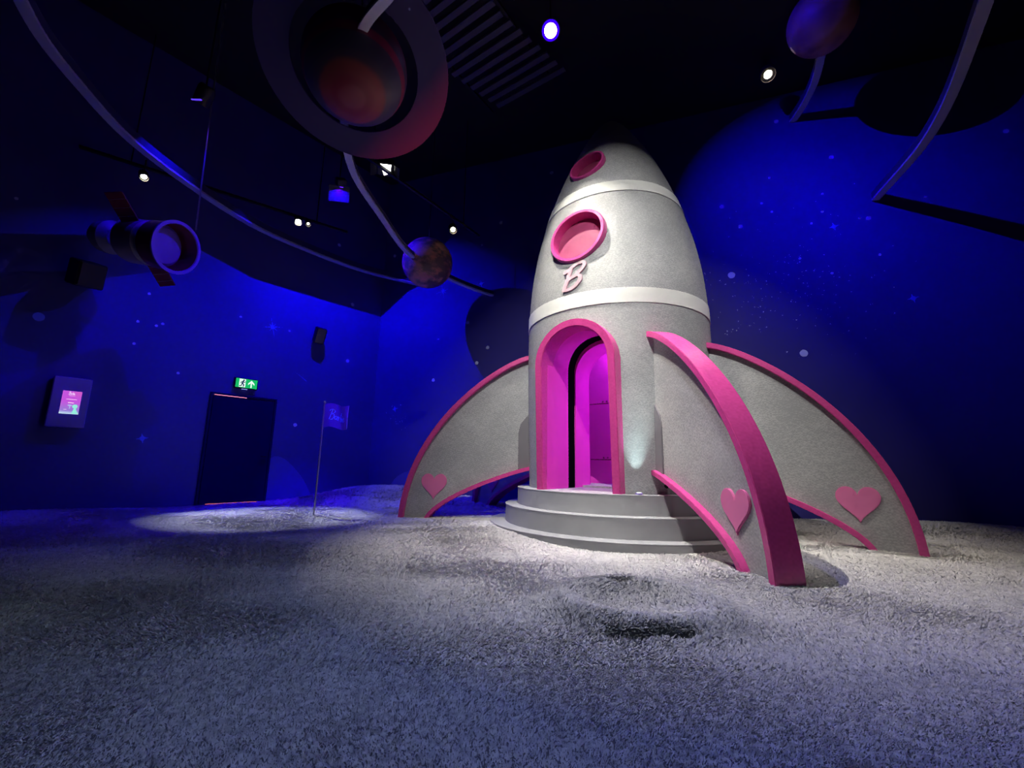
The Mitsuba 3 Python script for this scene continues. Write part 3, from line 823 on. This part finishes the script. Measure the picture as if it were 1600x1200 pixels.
mat('m_giant', proc(f_giant), 0.5)
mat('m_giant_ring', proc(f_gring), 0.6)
mat('m_mars', proc(f_mars), 0.55)
mat('m_moon', proc(f_moon), 0.5)


def ball(c, r):
    q = trimesh.creation.icosphere(5, r)
    q.apply_translation(c)
    return q


k = thing('ringed_planet', 'large dark red banded planet with a broad ring hanging at top', 'planet')
part('globe', ball(GC, 0.636), 'm_giant', k, smooth=True)
gr = lathe([(0.778, -0.012), (1.167, -0.012), (1.167, 0.012), (0.778, 0.012), (0.778, -0.012)], 120)
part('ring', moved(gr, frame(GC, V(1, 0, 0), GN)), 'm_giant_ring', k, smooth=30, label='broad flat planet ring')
part('hanger', tube([GC + V(0, 0, 0.6), GC + V(0, 0, HC - 5.9)], 0.008, 6), 'm_black', k)
gl = []
for ang, rr in ((0.0, 1.1), (0.35, 1.02), (0.6, 1.09), (-0.35, 1.05), (-0.6, 1.0), (0.85, 0.95)):
    b = 1.25 + ang
    e1 = frame(GC, V(1, 0, 0), GN)
    pt = e1 @ np.r_[rr * math.cos(b), rr * math.sin(b), 0.013, 1]
    part('painted_star', moved(extrude(sg.Point(0, 0).buffer(0.013, 3), 0.003), frame(pt[:3], V(1, 0, 0), GN)), 'm_star', k, smooth=False)
MC = V(-2.109, 9.859, 5.75)
k = thing('brown_planet', 'small mottled brown planet strung on the white orbit ring left of the rocket', 'planet')
part('globe', ball(MC, 0.60), 'm_mars', k, smooth=True)
part('hanger', tube([MC + V(0, 0, 0.58), MC + V(0, 0, HC - MC[2])], 0.008, 6), 'm_black', k)
PC = V(5.50, 6.56, 9.02)
k = thing('purple_planet', 'purple brown planet at top right cut by the picture edge', 'planet')
part('globe', ball(PC, 0.55), 'm_moon', k, smooth=True)
part('hanger', tube([PC + V(0, 0, 0.6), V(PC[0], PC[1], HC)], 0.008, 6), 'm_black', k)

# ------------------------------------------------------------------ satellite
k = thing('satellite', 'model satellite with open round dish and folded panels hanging by the left wall', 'satellite')
SN = unit(V(0.97, -0.13, -0.19))
SC = V(-5.77, 6.9, 4.515)
SA = V(0, -0.8, 0.6); SA = unit(SA - SN * (SA @ SN))
SM = frame(SC, SA, SN)
part('dish', moved(lathe([(0.0, -0.36), (0.40, -0.36), (0.42, -0.02), (0.42, 0.0), (0.385, 0.0), (0.37, -0.30), (0.0, -0.30)], 48), SM), 'm_sat_red', k, label='dark red open dish')
part('dish_rim', moved(lathe([(0.385, -0.01), (0.445, -0.02), (0.45, 0.015), (0.40, 0.02), (0.385, -0.01)], 48), SM), 'm_sat_rim', k)
part('dish_floor', moved(lathe([(0.0, -0.299), (0.36, -0.299), (0.30, -0.24), (0.0, -0.21)], 40), SM), 'm_sat_rim', k)
part('drum', moved(lathe([(0.0, -0.92), (0.36, -0.92), (0.38, -0.88), (0.38, -0.50), (0.30, -0.44), (0.30, -0.36), (0.0, -0.36)], 48), SM), 'm_sat_grey', k)
part('neck', moved(lathe([(0.0, -1.28), (0.10, -1.28), (0.12, -0.92), (0.0, -0.92)], 24), SM), 'm_sat_red', k)
part('nose', moved(lathe([(0.0, -1.72), (0.16, -1.68), (0.27, -1.50), (0.29, -1.32), (0.18, -1.22), (0.0, -1.22)], 40), SM), 'm_sat_grey', k)
for s in (1, -1):
    pb = part('solar_panel', moved(rbox(0.50, 0.26, 0.03, 0.006), frame(SC - SN * 0.70 + SA * s * 0.60, SA, np.cross(SA, SN) * 0.0 + SN * 0.5 + np.cross(SN, SA))), 'm_sat_red', k)
    for o in (-0.14, 0.0, 0.14):
        q = frame(SC - SN * 0.70 + SA * s * 0.60, SA, SN * 0.5 + np.cross(SN, SA))
        part('panel_rib', moved(moved(rbox(0.012, 0.25, 0.006, 0.001), trimesh.transformations.translation_matrix([o, 0, 0.018])), q), 'm_sat_grey', pb)
part('suspension_rod', tube([V(-5.56, 6.98, 4.9), V(-5.62, 6.95, 7.4), V(-5.66, 6.93, HC)], 0.012, 6), 'm_grey_metal', k)

# ------------------------------------------------------------------ tracks and lamps
TR1a, TR1b = V(-8.1, 7.15, 6.62), V(-4.2, 10.05, 6.62)
TR2a, TR2b = V(-3.3, 7.55, 7.10), V(-0.9, 10.1, 6.62)
for a, b, lab in ((TR1a, TR1b, 'black lighting track above the left wall carrying three small spotlights'), (TR2a, TR2b, 'black lighting track behind the ringed planet with the white floodlight')):
    k = thing('lighting_track', lab, 'lighting track', 'black lighting tracks')
    part('rail', ribbon([a, (a + b) / 2, b], None, 0.06, 0.05), 'm_black', k, smooth=False)
    for t in (0.15, 0.85):
        p = a + (b - a) * t
        part('hanger', tube([p + V(0, 0, 0.02), V(p[0], p[1], HC)], 0.012, 6), 'm_black', k)


def can_lamp(name, pos, aim, r, length, lab, cat_, radiance, lens_r=None, stem=0.3, mat_='m_black', top=None, group=None):
    k = thing(name, lab, cat_, group or ('small white spotlights on the ceiling' if name == 'spotlight' else 'blue floodlights on the ceiling'))
    d = unit(np.asarray(aim, float) - pos)
    M = frame(pos, np.cross(d, V(0, 0, 1)), d)
    lr = lens_r or r * 0.8
    part('housing', moved(lathe([(0, -length), (r * 0.8, -length), (r, -length * 0.8), (r, 0.02), (r * 0.92, 0.02), (r * 0.90, -0.03), (0.0, -0.03)], 28), M), mat_, k)
    part('lens', moved(lathe([(0, -0.029), (lr, -0.029), (lr * 0.8, -0.012), (0, -0.008)], 24), M), None, k, emitter=glow(*radiance), label='glowing lens')
    c = pos - d * length * 0.5
    zt = top if top is not None else c[2] + stem
    part('stem', tube([c + V(0, 0, r * 0.8), V(c[0], c[1], zt)], 0.014, 6), 'm_black', k)
    return k


cam_aim = lambda p, dx, dz: V(dx, 0.5, dz)
can_lamp('spotlight', V(-7.05, 7.42, 6.2), V(-3, 4.5, 0.5), 0.075, 0.22, 'small white spotlight at far left above the satellite', 'spotlight', (30, 28, 20), 0.05, top=6.6)
can_lamp('spotlight', V(-5.05, 9.29, 6.43), V(-2, 4.5, 0.5), 0.085, 0.24, 'brighter spotlight of the pair above the long orbit ring', 'spotlight', (34, 31, 22), 0.065, top=6.6)
can_lamp('spotlight', V(-4.88, 9.42, 6.46), V(-2, 5.5, 0.5), 0.06, 0.20, 'fainter right spotlight of the pair above the long orbit ring', 'spotlight', (14, 13, 10), 0.03, top=6.6)
can_lamp('spotlight', V(-1.47, 9.5, 6.43), V(0.5, 4.0, 0.0), 0.095, 0.24, 'small warm spotlight just above the brown planet', 'spotlight', (30, 26, 16), 0.06, top=6.66)
can_lamp('spotlight', V(5.285, 7.84, 9.19), V(2.2, 1.75, 0.0), 0.15, 0.3, 'warm spotlight at upper right between rocket tip and purple planet', 'spotlight', (40, 32, 20), 0.08, top=HC)
# white floodlight, a box with a slanted face
k = thing('floodlight', 'white box floodlight glowing right below the ringed planet', 'floodlight')
fpz = V(-2.75, 8.17, 6.98)
fd = unit(V(-2.0, 5.5, 0) - fpz)
FMx = frame(fpz, np.cross(fd, V(0, 0, 1)), fd)
part('housing', moved(moved(rbox(0.34, 0.30, 0.22, 0.02), trimesh.transformations.translation_matrix([0, 0, -0.15])), FMx), 'm_black', k)
part('lens', moved(extrude(sg.Polygon([(-0.12, -0.15), (0.10, -0.13), (0.02, 0.12), (-0.11, 0.04)]), 0.01), FMx @ trimesh.transformations.translation_matrix([0, 0, -0.03])), None, k, smooth=False, emitter=glow(4, 4, 3.6), label='glowing white face')
for s in (-1, 1):
    part('barn_door', moved(rbox(0.02, 0.28, 0.16, 0.004), FMx @ trimesh.transformations.translation_matrix([s * 0.23, 0, -0.02]) @ trimesh.transformations.rotation_matrix(s * 0.9, [0, 1, 0])), 'm_black_gloss', k)
part('stem', tube([fpz - fd * 0.15 + V(0, 0, 0.13), V(fpz[0] - fd[0] * 0.15, fpz[1] - fd[1] * 0.15, 7.2)], 0.014, 6), 'm_black', k)

# blue floods
k = can_lamp('blue_floodlight', V(0.563, 6.46, 8.58), V(0.35, 0.2, 2.2), 0.17, 0.32, 'large blue floodlight with dazzling white lens above the rocket', 'floodlight', (7, 4, 15), 0.115, top=HC)
part('added_halo_ring', moved(lathe([(0.118, -0.02), (0.165, -0.02), (0.165, 0.0), (0.118, 0.0), (0.118, -0.02)], 32), frame(V(0.563, 6.46, 8.58), V(1, 0, 0), unit(V(0.35, 0.2, 2.2) - V(0.563, 6.46, 8.58)))), None, k, emitter=glow(0.05, 0.0, 1.6), label='added blue glowing ring for the halo')  # glowing ring added to carry the blue glare around the lens
k = thing('blue_floodlight', 'small blue lit floodlight between the two white orbit rings', 'floodlight', 'blue floodlights on the ceiling')
# its upper flap lies in the plane that cuts the light on the two walls
PN = unit(V(-4.43, 4.04, 5.87))
fwd = unit(np.cross(np.cross(PN, V(-0.3, 1.0, -1.2)), PN))
FM2 = frame(L2, np.cross(PN, fwd), fwd)      # local z forward, y = -PN or PN
up_ = FM2[:3, 1] if FM2[:3, 1] @ PN > 0 else -FM2[:3, 1]
plate = rbox(0.46, 0.012, 0.36, 0.003)
part('top_flap', moved(plate, FM2 @ trimesh.transformations.translation_matrix([0, 0.0, 0.13])), 'm_black', k)
part('housing', moved(moved(rbox(0.22, 0.18, 0.16, 0.02), trimesh.transformations.translation_matrix([0, (-0.11 if FM2[:3, 1] @ PN > 0 else 0.11), -0.16])), FM2), 'm_black', k)
part('lens', moved(moved(rbox(0.07, 0.14, 0.01, 0.003), trimesh.transformations.translation_matrix([0, (-0.11 if FM2[:3, 1] @ PN > 0 else 0.11), -0.07])), FM2), None, k, emitter=glow(0.25, 0.03, 2.6), label='violet glowing lens')
part('stem', tube([L2 + V(0, 0, 0.05) - fwd * 0.2, V(*(L2 - fwd * 0.2)[:2], HC)], 0.014, 6), 'm_black', k)
k = can_lamp('blue_floodlight', L3 + V(0.0, 0.0, 0.0), V(-8.0, 8.2, 3.6), 0.13, 0.3, 'dim violet edged floodlight left of the ringed planet', 'floodlight', (0.3, 0.05, 3.0), 0.10, top=HC)
part('added_glow_bar', moved(rbox(0.17, 0.02, 0.035, 0.005), frame(L3 + V(0.02, -0.13, -0.06), unit(V(1, 0.35, 0.12)), V(0, -1, -0.4))), None, k, emitter=glow(0.12, 0.05, 1.0), label='added glowing bar for the violet lit edge')  # emissive bar added, stands for light on the fixture edge

# ------------------------------------------------------------------ slatted grille under the ceiling
k = thing('ceiling_grille', 'dark slatted grille under the ceiling between ringed planet and blue floodlight', 'grille')
ga, gb = V(-1.441, 7.372, 9.1), V(-0.224, 6.519, 9.1)
gd = unit(gb - ga); gs = V(-gd[1], gd[0], 0)
if gs[1] < 0:
    gs = -gs
slat = mikit.ply(rbox(1.75, 0.12, 0.05, 0.004), 'm_grille', smooth=False)
for q_ in range(-5, 8):
    part('slat', slat, 'm_grille', k, to_world=T(frame((ga + gb) / 2 + gd * (-0.25 + (0.06 * q_ if q_ > 0 else 0)) + gs * 0.235 * q_, gd, V(0, 0, 1))))
for s in (-1, 1):
    part('side_rail', ribbon([(ga + gb) / 2 + gd * s * 1.0 - gs * 1.4 + V(0, 0, 0.06), (ga + gb) / 2 + gd * s * 1.0 + gs * 1.8 + V(0, 0, 0.06)], None, 0.05, 0.06) if False else moved(rbox(0.05, 3.2, 0.06, 0.004), frame((ga + gb) / 2 + gd * (s * 0.8 - 0.15) + gs * 0.2 + V(0, 0, 0.056), gd, V(0, 0, 1))), 'm_black', k, smooth=False)
    part('hanger', tube([(ga + gb) / 2 + gd * s * 0.9 + V(0, 0, 0.08), V(*((ga + gb) / 2 + gd * s * 0.9)[:2], HC)], 0.012, 6), 'm_black', k)
